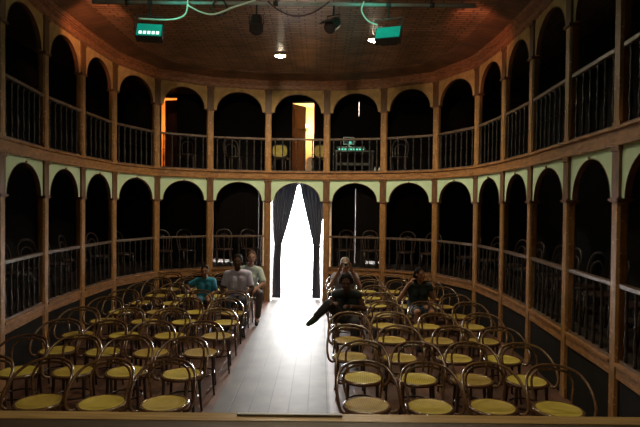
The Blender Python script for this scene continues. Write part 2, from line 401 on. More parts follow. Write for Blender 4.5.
# turned baluster
def baluster_mesh(h):
    prof = [(.018, 0), (.018, .05), (.011, .06), (.017, .075), (.011, .09), (.019, .15), (.021, .20), (.013, .30), (.010, .345), (.018, .36), (.018, .375), (.010, .39), (.014, .46), (.016, .52), (.010, .60), (.016, .615), (.011, .63), (.018, .645), (.018, .69)]
    return MB().lathe([(r, z / .69 * h) for r, z in prof], 8).mesh('baluster', M['baluster'], True)
BALM = baluster_mesh(.655)
def arch_panel(h, z0, zs, ztop, rise, m, parent, trim, thick=.05, n=20):
    """panel above an arched opening, local coordinates, wall runs along x"""
    mb = MB(); F = []; h0 = h; h = h - .062
    for i in range(n + 1):
        t = PI * i / n
        F.append((-h * math.cos(t), zs + rise * math.sin(t)))
    fr = [(mb.bm.verts.new((x, -thick / 2, z)), mb.bm.verts.new((x, thick / 2, z)), mb.bm.verts.new((x, -thick / 2, ztop)), mb.bm.verts.new((x, thick / 2, ztop))) for x, z in [(-h0, zs)] + F + [(h0, zs)]]
    for a, b in zip(fr, fr[1:]):
        mb.bm.faces.new([a[0], b[0], b[2], a[2]]); mb.bm.faces.new([a[1], a[3], b[3], b[1]])
        mb.bm.faces.new([a[0], a[1], b[1], b[0]]); mb.bm.faces.new([a[2], b[2], b[3], a[3]])
    mb.bm.faces.new([fr[0][0], fr[0][2], fr[0][3], fr[0][1]]); mb.bm.faces.new([fr[-1][0], fr[-1][1], fr[-1][3], fr[-1][2]])
    mb.build('panel', m, parent)
    # thin wooden band lining the arch
    tb = MB(); w = thick / 2 + .004; e = .009
    rings = []
    for i, (x, z) in enumerate(F):
        t = PI * i / n
        nx, nz = -math.cos(t) / h, math.sin(t) / max(rise, .01); l_ = math.hypot(nx, nz); nx /= l_; nz /= l_
        rings.append([tb.bm.verts.new(q) for q in ((x, -w, z), (x, w, z), (x - nx * e, w, z - nz * e), (x - nx * e, -w, z - nz * e))])
    for a, b in zip(rings, rings[1:]):
        for q in range(4): tb.bm.faces.new([a[q], a[(q + 1) % 4], b[(q + 1) % 4], b[q]])
    tb.bm.faces.new(rings[0][::-1]); tb.bm.faces.new(rings[-1])
    tb.build('arch_band', trim, parent)
for i, (mid, ang, ln) in enumerate(BAYS):
    c = nC - 1
    if i == c: where_lo = 'over the curtained doorway'; where_hi = 'in front of the open lit door'
    else:
        k = abs(i - c); sw = 'left' if i < c else 'right'
        where_lo = f'in the {ORD[k]} bay {sw} of the curtained doorway'
        where_hi = f'in the {ORD[k]} bay {sw} of the open lit door'
    h = ln / 2 - W - .002
    lo = thing('arch_panel', f'pale green arch panel {where_lo}', 'arch', (mid.x, mid.y, 0), ang, 'green arches of the lower arcade')
    arch_panel(h, 2.29, 2.295, ZB0, .425, M['green'], lo, M['trim'])
    MB().ball((0, -.045, 2.728), .016, 8, 6).build('keystone_knob', M['knob'], lo, True)
    hi = thing('arch_panel', f'tan balcony arch panel {where_hi}', 'arch', (mid.x, mid.y, 0), ang, 'tan arches of the balcony arcade')
    arch_panel(h, 4.31, 4.315, ZTOP, .43, M['tan'], hi, M['trim'])
    for tier in ('lower', 'upper'):
        if tier == 'lower' and i == c: continue
        z0 = ZG if tier == 'lower' else ZB
        lab = (f'turned wooden gallery railing {where_lo}' if tier == 'lower' else f'turned wooden balcony railing {where_hi}')
        b = thing('balustrade', lab, 'railing', (mid.x, mid.y, z0), ang, f'{tier} gallery railings')
        top = .735 if tier == 'lower' else .767
        MB().box(-h, h, -.032, .032, top - .045, top).build('handrail', M['rail'], b, bevel=.006)
        MB().box(-h, h, -.022, .022, 0, .03).build('bottom_rail', M['rail'], b)
        n = max(6, round(2 * h / .168))
        for q in range(n):
            bo = link('baluster', BALM, b); bo.location = (-h + (q + .5) * 2 * h / n, 0, .03)
            bo.scale = (1, 1, (top - .075) / .655)

# ------------------------------------------------------------------ curtains
def curtain(name, label, sgn, edges_in, edges_out, yc):
    ztop, zbot = 2.74, .015; nu, nv = 46, 40
    def interp(tbl, z):
        for (z0, x0), (z1, x1) in zip(tbl, tbl[1:]):
            if z0 >= z >= z1:
                t = (z0 - z) / (z0 - z1); t = t * t * (3 - 2 * t) if False else t
                return x0 + (x1 - x0) * t
        return tbl[-1][1]
    t = thing(name, label, 'curtain', (0, yc, 0), 0, 'doorway curtains')
    mb = MB(); g = []
    for j in range(nv + 1):
        z = ztop + (zbot - ztop) * j / nv; xi = interp(edges_in, z); xo = interp(edges_out, z); w = abs(xi - xo)
        row = []
        for i in range(nu + 1):
            u = i / nu; amp = .018 + .03 * max(0, .62 - w)
            row.append(mb.bm.verts.new((xo + (xi - xo) * u, amp * math.sin(u * PI * 13 + .4 * math.sin(z * 2)) + .012 * math.sin(z * 3 + u * 5), z)))
        g.append(row)
    for a, b in zip(g, g[1:]):
        for i in range(nu): mb.bm.faces.new([a[i], a[i + 1], b[i + 1], b[i]])
    o = mb.build('cloth', M['curtain'], t, True); sm = o.modifiers.new('thickness', 'SOLIDIFY'); sm.thickness = .006
    zt = 1.27; xi, xo = interp(edges_in, zt), interp(edges_out, zt)
    ring_ = [((xi + xo) / 2 + (abs(xi - xo) / 2 + .012) * math.cos(2 * PI * q / 20), .062 * math.sin(2 * PI * q / 20), zt + .03 * math.cos(2 * PI * q / 20) * -sgn) for q in range(20)]
    MB().tube(ring_, .014, 6, True).build('tieback', M['curtain'], t, True)
YC = 12.12
curtain('doorway_curtain', 'dark blue-grey curtain tied back on the left of the bright doorway', -1,
        [(2.74, .015), (2.55, -.02), (2.2, -.10), (1.7, -.23), (1.27, -.36), (.9, -.37), (0, -.37)], [(2.74, -.605), (1.9, -.57), (1.27, -.55), (0, -.585)], YC)
curtain('doorway_curtain', 'dark blue-grey curtain tied back on the right of the bright doorway', 1,
        [(2.74, .035), (2.55, .07), (2.2, .15), (1.7, .27), (1.27, .375), (.9, .37), (0, .36)], [(2.74, .66), (1.9, .60), (1.27, .545), (0, .565)], YC)
rod = thing('curtain_rod', 'thin dark curtain rod across the top of the bright doorway', 'rod', (0, YC, 2.752))
MB().tube([(-.70, 0, 0), (.70, 0, 0)], .012, 8).build('pole', M['black'], rod, True)
for s_ in (-1, 1): MB().ball((s_ * .685, 0, 0), .02, 10, 8).build('finial', M['black'], rod, True)

# ------------------------------------------------------------------ bentwood armchair (faces -y, the stage)
def bent_chair():
    P = {}
    prof = []
    mb = MB(); mb.lathe([(.02, .452), (.12, .453), (.187, .459), (.187, .446), (.02, .440)], 28, None, 1, .94); P['cane_panel'] = mb.mesh('cane_panel', M['cane'], False)
    ringp = [(.198 * math.cos(2 * PI * q / 28), .187 * math.sin(2 * PI * q / 28), .445) for q in range(28)]
    P['seat'] = MB().tube(ringp, .0185, 8, True).mesh('seat', M['bent'], True)
    half = [(.190, -.105, .432), (.228, -.130, .440), (.258, -.130, .485), (.270, -.09, .55), (.267, -.01, .62), (.246, .085, .685), (.190, .175, .738), (.10, .230, .762)]
    full = [(-x, y, z) for x, y, z in half] + [(0, .245, .770)] + half[::-1]
    P['arm_loop'] = MB().tube(spline(full, 4), .0135, 8).mesh('arm_loop', M['bent'], True)
    half = [(.150, .150, .44), (.160, .170, .50), (.178, .195, .58), (.172, .215, .655), (.12, .232, .715)]
    full = [(-x, y, z) for x, y, z in half] + [(0, .240, .733)] + half[::-1]
    P['back_loop'] = MB().tube(spline(full, 4), .0115, 8).mesh('back_loop', M['bent'], True)
    P['leg_f'] = MB().tube(spline([(0, 0, .45), (.004, -.004, .3), (.012, -.014, .12), (.02, -.03, 0)], 3), [.0165] * 4 + [.0145] * 3 + [.0125] * 3, 8).mesh('leg', M['gilt'], True)
    P['leg_b'] = MB().tube(spline([(0, 0, .45), (.004, .01, .3), (.012, .03, .12), (.02, .06, 0)], 3), [.0165] * 4 + [.0145] * 3 + [.0125] * 3, 8).mesh('leg', M['gilt'], True)
    P['stretcher'] = MB().tube([(.160 * math.cos(2 * PI * q / 24), .008 + .165 * math.sin(2 * PI * q / 24), .215) for q in range(24)], .0095, 6, True).mesh('stretcher', M['gilt'], True)
    return P
BC = bent_chair()
proto = thing('bentwood_armchair', '', 'chair')
for n_ in ('seat', 'arm_loop', 'back_loop', 'stretcher'):
    so = link(n_, BC[n_], proto)
    if n_ == 'seat': link('cane_panel', BC['cane_panel'], so, 'yellow woven cane panel')
for sx in (-1, 1):
    a = link('leg', BC['leg_f'], proto); a.location = (sx * .145, -.13, 0); a.scale = (sx, 1, 1)
    a = link('leg', BC['leg_b'], proto); a.location = (sx * .145, .13, 0); a.scale = (sx, 1, 1)
ROWY = [4.50, 5.20, 5.92, 6.70, 7.50, 8.25, 9.0, 9.75, 10.5]
XR = [[.955, 1.48, 2.06, 2.56], [.98, 1.53, 2.04, 2.54], [.90, 1.465, 2.10, 2.56], [.93, 1.476, 2.087, 2.68], [.93, 1.5, 2.10, 2.74], [.93, 1.52, 2.13, 2.72], [.95, 1.52, 2.1, 2.68], [.95, 1.5, 2.05, 2.6], [.95, 1.48, 2.0, 2.52]]
XL = [[-.81, -1.334, -1.88, -2.36], [-.87, -1.46, -2.0, -2.5], [-.856, -1.43, -2.0, -2.56], [-.82, -1.45, -2.05, -2.66], [-.86, -1.45, -2.05, -2.65], [-.86, -1.45, -2.05, -2.65], [-.90, -1.45, -2.05, -2.62], [-.88, -1.45, -2.0, -2.55], [-.88, -1.42, -1.96, -2.48]]
dyl = [0, .10, .12, .12, .12, .05, 0, 0, 0]
for X in XL + XR:
    for q in range(1, 4):
        if abs(X[q]) - abs(X[q - 1]) < .55: X[q] = math.copysign(abs(X[q - 1]) + .55, X[q])
used = False
for r, y in enumerate(ROWY):
    for sw, X in (('left', XL[r]), ('right', XR[r])):
        for q, x in enumerate(X):
            c = copy_tree(proto) if used else proto; used = True
            yy = y + (dyl[r] if sw == 'left' else 0) + random.uniform(-.03, .03) + (q * .01 if sw == 'left' else -q * .01)
            c.location = (x + random.uniform(-.005, .005), yy, 0)
            rz = (x - .05) * (-.045) + random.uniform(-.12, .12)
            if r == 0 and sw == 'right' and q == 0: rz = .10
            c.rotation_euler = (0, 0, rz)
            rown = 'front row' if r == 0 else ('last row' if r == len(ROWY) - 1 else f'{ORD[r + 1]} row from stage')
            seatn = 'aisle seat' if q == 0 else f'{ORD[q + 1]} seat from aisle'
            tag(c, f'yellow-seated bentwood armchair, {sw} block, {rown}, {seatn}', 'chair', f'bentwood chairs in the {sw} block')

# gallery side chairs: taller back, no arms
def side_chair(seatmat):
    P = {}
    P['seat'] = MB().lathe([(.02, .452), (.12, .453), (.19, .459), (.19, .446), (.02, .44)], 24).mesh('seat', seatmat)
    P['seat_frame'] = MB().tube([(.20 * math.cos(2 * PI * q / 24), .20 * math.sin(2 * PI * q / 24), .445) for q in range(24)], .018, 8, True).mesh('seat_frame', M['gilt'], True)
    half = [(.16, .13, 0), (.155, .135, .25), (.16, .16, .46), (.185, .20, .66), (.175, .235, .80), (.11, .25, .88)]
    P['back_frame'] = MB().tube(spline([(-x, y, z) for x, y, z in half] + [(0, .255, .905)] + half[::-1], 4), .0145, 8).mesh('back_frame', M['gilt'], True)
    half = [(.10, .165, .45), (.12, .195, .60), (.11, .225, .73)]
    P['back_loop'] = MB().tube(spline([(-x, y, z) for x, y, z in half] + [(0, .24, .79)] + half[::-1], 4), .011, 8).mesh('back_loop', M['gilt'], True)
    P['leg'] = MB().tube([(0, 0, .45), (.006, -.008, .2), (.018, -.025, 0)], [.0165, .014, .012], 8).mesh('leg', M['gilt'], True)
    return P
SC = side_chair(M['gilt'])
def gallery_chair(x, y, z, rz, label, group):
    t = thing('bentwood_chair', label, 'chair', (x, y, z), rz, group)
    for n_ in ('seat', 'seat_frame', 'back_frame', 'back_loop'): link(n_, SC[n_], t)
    for sx in (-1, 1):
        a = link('leg', SC['leg'], t); a.location = (sx * .14, -.13, 0); a.scale = (sx, 1, 1)
    return t
for i, (mid, ang, ln) in enumerate(BAYS):
    c = nC - 1; k = abs(i - c)
    if k == 0 or i == 0: continue
    sw = 'left' if i < c else 'right'
    rd = Vector((-math.sin(ang), math.cos(ang)))            # away from the hall
    tx = Vector((math.cos(ang), math.sin(ang)))
    for q, s_ in enumerate((-1, 1)):
        p = mid + rd * (.52 + .05 * random.random()) + tx * (s_ * ln * .24)
        pos = ('left-hand' if s_ < 0 else 'right-hand')
        gallery_chair(p.x, p.y, GF, ang + random.uniform(-.25, .25),
                      f'{pos} dark bentwood chair in the lower gallery, {ORD[k]} bay {sw} of curtained doorway', 'chairs in the lower gallery')
for q, (x, y, rz, lab) in enumerate([(-1.55, 12.35, .5, 'dark bentwood chair in the balcony, first bay to the left of the open lit door'),
                                     (-2.55, 11.9, .2, 'dark bentwood chair in the balcony, second bay to the left of the open lit door'),
                                     (2.35, 12.0, -.3, 'dark bentwood chair in the balcony, second bay to the right of the open lit door')]):
    gallery_chair(x, y, BF, rz, lab, 'dark chairs in the balcony')
# balcony chairs with caned backs in front of the lit door
def cane_back_chair(x, y, rz, label):
    t = thing('cane_back_chair', label, 'chair', (x, y, BF), rz, 'cane-backed chairs by the lit door')
    MB().lathe([(.02, .452), (.19, .456), (.19, .444), (.02, .44)], 24).build('seat', M['cane'], t)
    MB().tube([(.20 * math.cos(2 * PI * q / 24), .20 * math.sin(2 * PI * q / 24), .445) for q in range(24)], .018, 8, True).build('seat_frame', M['gilt'], t, True)
    def ov(q, a, b): 
        cq, sq = math.cos(q), math.sin(q)
        return (a * math.copysign(abs(cq) ** .6, cq), .22, .655 + b * math.copysign(abs(sq) ** .6, sq))
    MB().tube([ov(2 * PI * q / 32, .185, .15) for q in range(32)], .014, 8, True).build('back_frame', M['gilt'], t, True)
    mb = MB(); f = [mb.bm.verts.new(Vector(ov(2 * PI * q / 32, .178, .142)) + Vector((0, -.006, 0))) for q in range(32)]; b = [mb.bm.verts.new(v.co + Vector((0, .012, 0))) for v in f]
    mb.bm.faces.new(f); mb.bm.faces.new(b[::-1])
    for q in range(32): mb.bm.faces.new([f[q], f[(q + 1) % 32], b[(q + 1) % 32], b[q]])
    mb.build('back_panel', M['cane'], t, label='pale yellow caned back panel')
    for sx in (-1, 1):
        MB().tube([(sx * .14, -.13, .45), (sx * .16, -.155, 0)], .014, 8).build('leg', M['gilt'], t, True)
        MB().tube([(sx * .12, .215, .53), (sx * .14, .16, .4), (sx * .15, .19, 0)], .014, 8).build('leg', M['gilt'], t, True)
cane_back_chair(-.47, 12.55, .05, 'chair with pale caned back left of the open lit balcony door')
cane_back_chair(.53, 12.5, -.12, 'chair with pale caned back right of the open lit balcony door')

# ------------------------------------------------------------------ balcony rooms behind the open doors
def back_room(name, x0, x1, y1, z1):
    mb = MB(); y0 = YR + .2; z0 = BF
    mb.box(x0, x1, y0, y1, z0 - .06, z0); mb.box(x0, x1, y0, y1, z1, z1 + .06)
    mb.box(x0 - .06, x0, y0, y1, z0 - .06, z1 + .06); mb.box(x1, x1 + .06, y0, y1, z0 - .06, z1 + .06); mb.box(x0 - .06, x1 + .06, y1, y1 + .06, z0 - .06, z1 + .06)
    return struct(mb.build(name, M['ochre']))
back_room('wall_foyer', -.9, 1.3, 15.6, 5.12)
back_room('wall_landing', -4.7, -2.9, 15.2, 5.12)
def open_leaf(name, hx, sgn, w, z0, z1, ang):
    o = bpy.data.objects.new(name, None); COL.objects.link(o); struct(o)
    o.location = (hx, YR + .17, 0); o.rotation_euler = (0, 0, ang)
    x0, x1 = (0, w) if sgn > 0 else (-w, 0)
    MB().box(x0, x1, 0, .035, z0, z1).build('leaf', M['door'], o)
    mb = MB()
    for a, b in ((.06, .30), (.36, .62), (.68, .94)):
        mb.box(x0 + .07, x1 - .07, -.012, 0, z0 + (z1 - z0) * a, z0 + (z1 - z0) * b)
    mb.build('door_panel', M['door'], o, bevel=.004)
    MB().ball((x1 - .05 if sgn > 0 else x0 + .05, -.03, (z0 + z1) / 2), .018, 10, 8).build('door_knob', M['brass'], o, True)
open_leaf('door_4', -.215, 1, .55, BF + .01, 4.86, math.radians(52))
open_leaf('door_5', -3.205, -1, .395, BF + .01, 4.93, math.radians(-15))
def wall_lamp(x, y, z, lab):
    t = thing('wall_lamp', lab, 'lamp', (x, y, z))
    MB().lathe([(.05, 0), (.055, .012), (.02, .02)], 14, Matrix.Rotation(PI / 2, 4, 'X')).build('wall_plate', M['brass'], t, True)
    MB().tube([(0, -.01, 0), (0, -.08, -.02), (0, -.12, .02)], .009, 8).build('arm', M['brass'], t, True)
    MB().ball((0, -.12, .075), .05, 14, 10).build('bulb', M['wbulb'], t, True)
wall_lamp(.10, 15.6, 4.5, 'glowing wall lamp seen through the open balcony door in the centre')
wall_lamp(-3.75, 15.2, 4.5, 'glowing wall lamp beyond the half-open balcony door on the left')
pn = thing('flare_panel', 'white round-topped panel added as the white flare in the lit balcony doorway', 'panel', (.27, 14.1, BF))  # made-up panel standing in for the whitish flare low in the doorway
mb = MB(); pl = [(-.14, 0), (.14, 0), (.14, .5)] + [(.14 * math.cos(t * PI / 10), .5 + .16 * math.sin(t * PI / 10)) for t in range(1, 10)] + [(-.14, .5)]
f = [mb.bm.verts.new((x, z * .12, z)) for x, z in pl]; b = [mb.bm.verts.new((x, z * .12 + .03, z)) for x, z in pl]
mb.bm.faces.new(f); mb.bm.faces.new(b[::-1])
for q in range(len(pl)): mb.bm.faces.new([f[q], f[(q + 1) % len(pl)], b[(q + 1) % len(pl)], b[q]])
mb.build('board', M['white'], pn)
MB().box(-.12, .12, .10, .13, 0, .03).build('foot', M['white'], pn)

# ------------------------------------------------------------------ lighting desk in the balcony
t = thing('desk', 'dark table carrying the lighting console, behind the balcony railing right of the lit door', 'table', (1.32, 12.28, BF))
MB().box(-.46, .46, -.24, .24, .58, .615).build('table_top', M['ctrl'], t, bevel=.005)
for sx in (-1, 1):
    for sy in (-1, 1): MB().box(sx * .42 - .018, sx * .42 + .018, sy * .2 - .018, sy * .2 + .018, 0, .58).build('leg', M['black'], t)
MB().box(-.42, .42, .19, .21, .30, .36).build('crossbar', M['ctrl'], t)
t = thing('lighting_console', 'sloped console with a row of green lights on the balcony table', 'console', (1.28, 12.26, BF + .615))
mb = MB(); mb.box(-.36, .30, -.18, .16, 0, .05); mb.box(-.36, .30, .08, .16, .05, .12); mb.build('body', M['ctrl'], t, bevel=.006)
for q in range(9): MB().box(-.33 + q * .068, -.29 + q * .068, -.184, -.178, .008, .042).build('button_light', M['led_green'], t)
for q in range(8): MB().box(-.31 + q * .075, -.29 + q * .075, -.12, -.08, .05, .062).build('fader', M['white'], t)
t = thing('monitor', 'small pale grey monitor on top of the balcony lighting console', 'monitor', (1.20, 12.38, BF + .735))
MB().box(-.13, .13, -.02, .03, .05, .23).build('housing', M['white'], t, bevel=.006)
MB().box(-.115, .115, -.026, -.02, .07, .215).build('screen', M['lens'], t)
MB().box(-.02, .02, -.015, .015, .01, .05).build('stand', M['white'], t); MB().box(-.07, .07, -.02, .03, 0, .01).build('foot', M['white'], t)
for q, x in enumerate((1.80, 1.90)):
    t = thing('bottle', f"{'left' if q == 0 else 'right'} of two small pale bottles on the balcony floor beside the table", 'bottle', (x, 12.02, BF), 0, 'bottles on the balcony floor')
    MB().lathe([(.034, 0), (.036, .02), (.036, .15), (.018, .19), (.015, .21)], 14).build('body', M['white'], t, True)
    MB().lathe([(.017, .21), (.017, .235)], 12).build('cap', M['ctrl'], t, True)

# ------------------------------------------------------------------ lighting bar
YP, ZP = 6.5, 4.72
t = thing('lighting_pipe', 'long steel lighting pipe hung below the ceiling', 'pipe', (0, YP, ZP))
MB().tube([(-2.35, 0, 0), (2.45, 0, 0)], .024, 10).build('pipe', M['metal'], t, True)
for x in (-1.9, -.05, 1.9):
    MB().tube([(x, 0, .02), (x, 0, ZC - ZP)], .012, 8).build('hanger', M['black'], t, True)
    MB().lathe([(.035, -.03), (.035, .03)], 10, Matrix.Translation((x, 0, 0)) @ Matrix.Rotation(PI / 2, 4, 'Y')).build('clamp', M['black'], t, True)
def flood(x, lab, rx, rz, bulbs=5):
    t = thing('floodlight', lab, 'stage light', (x, YP - .02, ZP), rz, 'green floodlights on the pipe')
    h = MB(); Rm = Matrix.Translation((0, -.03, -.36)) @ Matrix.Rotation(rx, 4, 'X')
    # housing: shallow wedge box
    h.box(-.16, .16, .0, .10, -.105, .105, Rm); h.box(-.10, .10, .10, .15, -.06, .06, Rm)
    h.build('housing', M['black'], t)
    g = MB(); g.box(-.15, .15, -.008, 0, -.095, .095, Rm); go = g.build('lens', M['flood'], t, label='lit turquoise green lens')
    for q in range(bulbs):
        e = MB(); e.box(-.12 + q * .052, -.085 + q * .052, -.013, -.008, -.075, -.03, Rm); e.build('bulb', M['led'], go)
    y_ = MB(); y_.tube([Vector((-.175, -.02, -.36)), Vector((-.175, -.02, -.19)), Vector((.175, -.02, -.19)), Vector((.175, -.02, -.36))], .008, 6); y_.build('yoke', M['black'], t)
    cl = MB(); cl.tube([(0, -.02, -.19), (0, .02, .0)], .012, 6); cl.lathe([(.033, -.03), (.033, .03)], 10, Matrix.Translation((0, .02, 0)) @ Matrix.Rotation(PI / 2, 4, 'Y')); cl.build('clamp', M['black'], t)
    return t
flood(-1.62, 'green-lit floodlight hanging at the left end of the pipe', math.radians(-28), .12)
flood(1.36, 'green-lit floodlight hanging at the right end of the pipe', math.radians(-34), -.30, 0)
def spot(x, lab, rx, rz):
    t = thing('spotlight', lab, 'stage light', (x, YP, ZP), rz, 'black spotlights on the pipe')
    Rm = Matrix.Translation((0, -.02, -.26)) @ Matrix.Rotation(rx, 4, 'X')
    h = MB(); h.lathe([(.055, -.10), (.072, -.09), (.075, .10), (.078, .115)], 14, Rm); h.build('housing', M['black'], t)
    MB().lathe([(.062, .116), (.062, .119)], 14, Rm).build('lens', M['lens'], t)
    MB().tube([(-.09, -.02, -.26), (-.09, -.01, -.14), (.09, -.01, -.14), (.09, -.02, -.26)], .007, 6).build('yoke', M['black'], t)
    MB().tube([(0, -.01, -.14), (0, 0, .0)], .012, 6).build('clamp', M['black'], t)
    b = MB(); b.box(-.085, .085, -.003, .003, .06, .19, Rm @ Matrix.Translation((0, .085, 0))); b.build('barn_door', M['black'], t)
spot(-.29, 'black spotlight hanging left of centre on the pipe', math.radians(160), .1)
spot(.68, 'black spotlight hanging right of centre on the pipe', math.radians(125), -.5)
def cablething(name, lab, pts, r, m):
    t = MB().tube(spline(pts, 6), r, 6).build(name, m, None, True); tag(t, lab, 'cable')
cablething('cable', 'pale green cable drooping from the left half of the pipe', [(-1.75, YP - .05, 4.50), (-1.35, YP - .05, 4.49), (-1.17, YP - .05, 4.56), (-1.14, YP - .03, 4.75), (-1.12, YP - .05, 4.66), (-.85, YP - .05, 4.56), (-.55, YP - .05, 4.66), (-.30, YP - .03, 4.75)], .011, M['cable'])
cablething('cable', 'dark red cable sagging between the two black spotlights', [(-.15, YP - .03, 4.74), (.0, YP - .04, 4.62), (.2, YP - .05, 4.55), (.42, YP - .04, 4.60), (.62, YP - .03, 4.74)], .010, M['redcable'])
cablething('cable', 'pale looped cable beside the right green floodlight', [(1.05, YP - .03, 4.75), (1.02, YP - .05, 4.62), (1.10, YP - .05, 4.50), (1.22, YP - .05, 4.45)], .009, M['cable'])
cablething('cable', 'black coiled cable on the pipe left of centre', [(-.75 + .09 * math.cos(q * 1.0), YP - .04 + .004 * q, 4.66 + .09 * math.sin(q * 1.0)) for q in range(14)], .011, M['black'])
# ceiling lamps
LAMPS = [(-.27, 10.0), (1.44, 9.0), (-.3, 5.4), (1.4, 4.8)]
for q, (x, y) in enumerate(LAMPS[:2]):
    t = thing('ceiling_lamp', 'lit ceiling lamp ' + ('nearer the middle of the woven ceiling' if q == 0 else 'just below the right green floodlight'), 'lamp', (x, y, ZC), 0, 'lit ceiling lamps')
    MB().tube([(.115 * math.cos(2 * PI * k / 24), .115 * math.sin(2 * PI * k / 24), -.012) for k in range(24)], .016, 8, True).build('trim_ring', M['brass'], t, True)
    MB().lathe([(.105, -.005), (.10, -.025), (.03, -.055), (.002, -.058)], 20).build('lens', M['bulb'], t, True, label='lit white lens')
for q, (x, y) in enumerate(LAMPS):
    l = bpy.data.lights.new('ceiling_lamp_light', 'SPOT'); l.energy = (215, 200, 120, 120)[q]; l.color = (1, .83, .57); l.shadow_soft_size = .08
    l.spot_size = math.radians((166, 166, 98, 98)[q]); l.spot_blend = .7
    o = bpy.data.objects.new('ceiling_lamp_light', l); COL.objects.link(o); o.location = (x, y, ZC - .09)
def aim(name, loc, tgt, e, c, size, blend=.8):
    l = bpy.data.lights.new(name, 'SPOT'); l.energy = e; l.color = c; l.shadow_soft_size = .06; l.spot_size = math.radians(size); l.spot_blend = blend
    o = bpy.data.objects.new(name, l); COL.objects.link(o); o.location = loc
    o.rotation_euler = (Vector(tgt) - Vector(loc)).to_track_quat('-Z', 'Y').to_euler()
aim('stage_light_left', (-2.25, 6.75, 4.72), (-3.25, 8.6, 5.05), 135, (1, .42, .2), 46)
aim('stage_light_right', (2.35, 6.75, 4.72), (3.25, 8.9, 5.05), 100, (1, .36, .2), 44)
aim('ceiling_fill', (0, .6, 3.9), (0, 9.5, 5.0), 420, (1, .74, .48), 58, 1)  # unseen spot added to brighten the ceiling and rear balcony arches
def point(name, loc, e, c, r=.06):
    l = bpy.data.lights.new(name, 'POINT'); l.energy = e; l.color = c; l.shadow_soft_size = r
    o = bpy.data.objects.new(name, l); COL.objects.link(o); o.location = loc
point('foyer_light', (.25, 15.0, 4.5), 75, (1, .72, .40))
point('landing_light', (-3.75, 14.6, 4.5), 26, (1, .36, .10))
point('flood_light_left', (-1.3, YP - .28, 4.62), 3., (.1, 1, .7))
point('flood_light_right', (1.2, YP - .28, 4.62), 3., (.1, 1, .7))
point('console_light', (1.25, 12.05, 3.75), .8, (.15, 1, .7), .03)
# long batten on the stage edge
t = tag(MB().box(.07, .67, 2.90, 2.925, 1.004, 1.016).build('batten', M['white'], None, bevel=.004), 'long pale batten lying along the edge of the stage in the middle', 'batten')
t.rotation_euler = (0, 0, 0)

# ------------------------------------------------------------------ people
def remeshed(mb, name, mats, voxel, smooth_it=3):
    me = mb.mesh(name, mats)
    o = bpy.data.objects.new('tmp', me); COL.objects.link(o)
    r = o.modifiers.new('r', 'REMESH'); r.mode = 'VOXEL'; r.voxel_size = voxel
    s = o.modifiers.new('s', 'SMOOTH'); s.iterations = smooth_it; s.factor = .5
    dg = bpy.context.evaluated_depsgraph_get(); dg.update()
    out = bpy.data.meshes.new_from_object(o.evaluated_get(dg)); out.name = name
    bpy.data.objects.remove(o); out.shade_smooth()
    out.materials.clear()
    for mm in mats: out.materials.append(mm)
    return out
def hand(mb, wrist, fwd, nrm, k=1., curl=.5, left=True):
    f = Vector(fwd).normalized(); n = Vector(nrm); n = (n - f * n.dot(f)).normalized(); s = f.cross(n)
    if not left: s = -s
    w = Vector(wrist)
    for q in (-1, 0, 1): mb.capsule(w + s * q * .018 * k, w + f * .075 * k + s * q * .024 * k, .015 * k, .015 * k, 8)
    for q, ln in enumerate((.068, .078, .072, .056)):
        b = w + f * .08 * k + s * (q - 1.5) * .021 * k
        a1 = curl; d1 = f * math.cos(a1) + n * math.sin(a1); a2 = curl * 2.1; d2 = f * math.cos(a2) + n * math.sin(a2)
        m1 = b + d1 * ln * .55 * k; mb.capsule(b, m1, .0095 * k, .009 * k, 8); mb.capsule(m1, m1 + d2 * ln * .5 * k, .009 * k, .0075 * k, 8)
    tb = w + f * .022 * k - s * .026 * k; t1 = tb + (f * .6 - s * .7 + n * .35).normalized() * .042 * k
    mb.capsule(tb, t1, .0125 * k, .0105 * k, 8); mb.capsule(t1, t1 + (f * .85 - s * .15 + n * .5).normalized() * .032 * k, .0105 * k, .008 * k, 8)
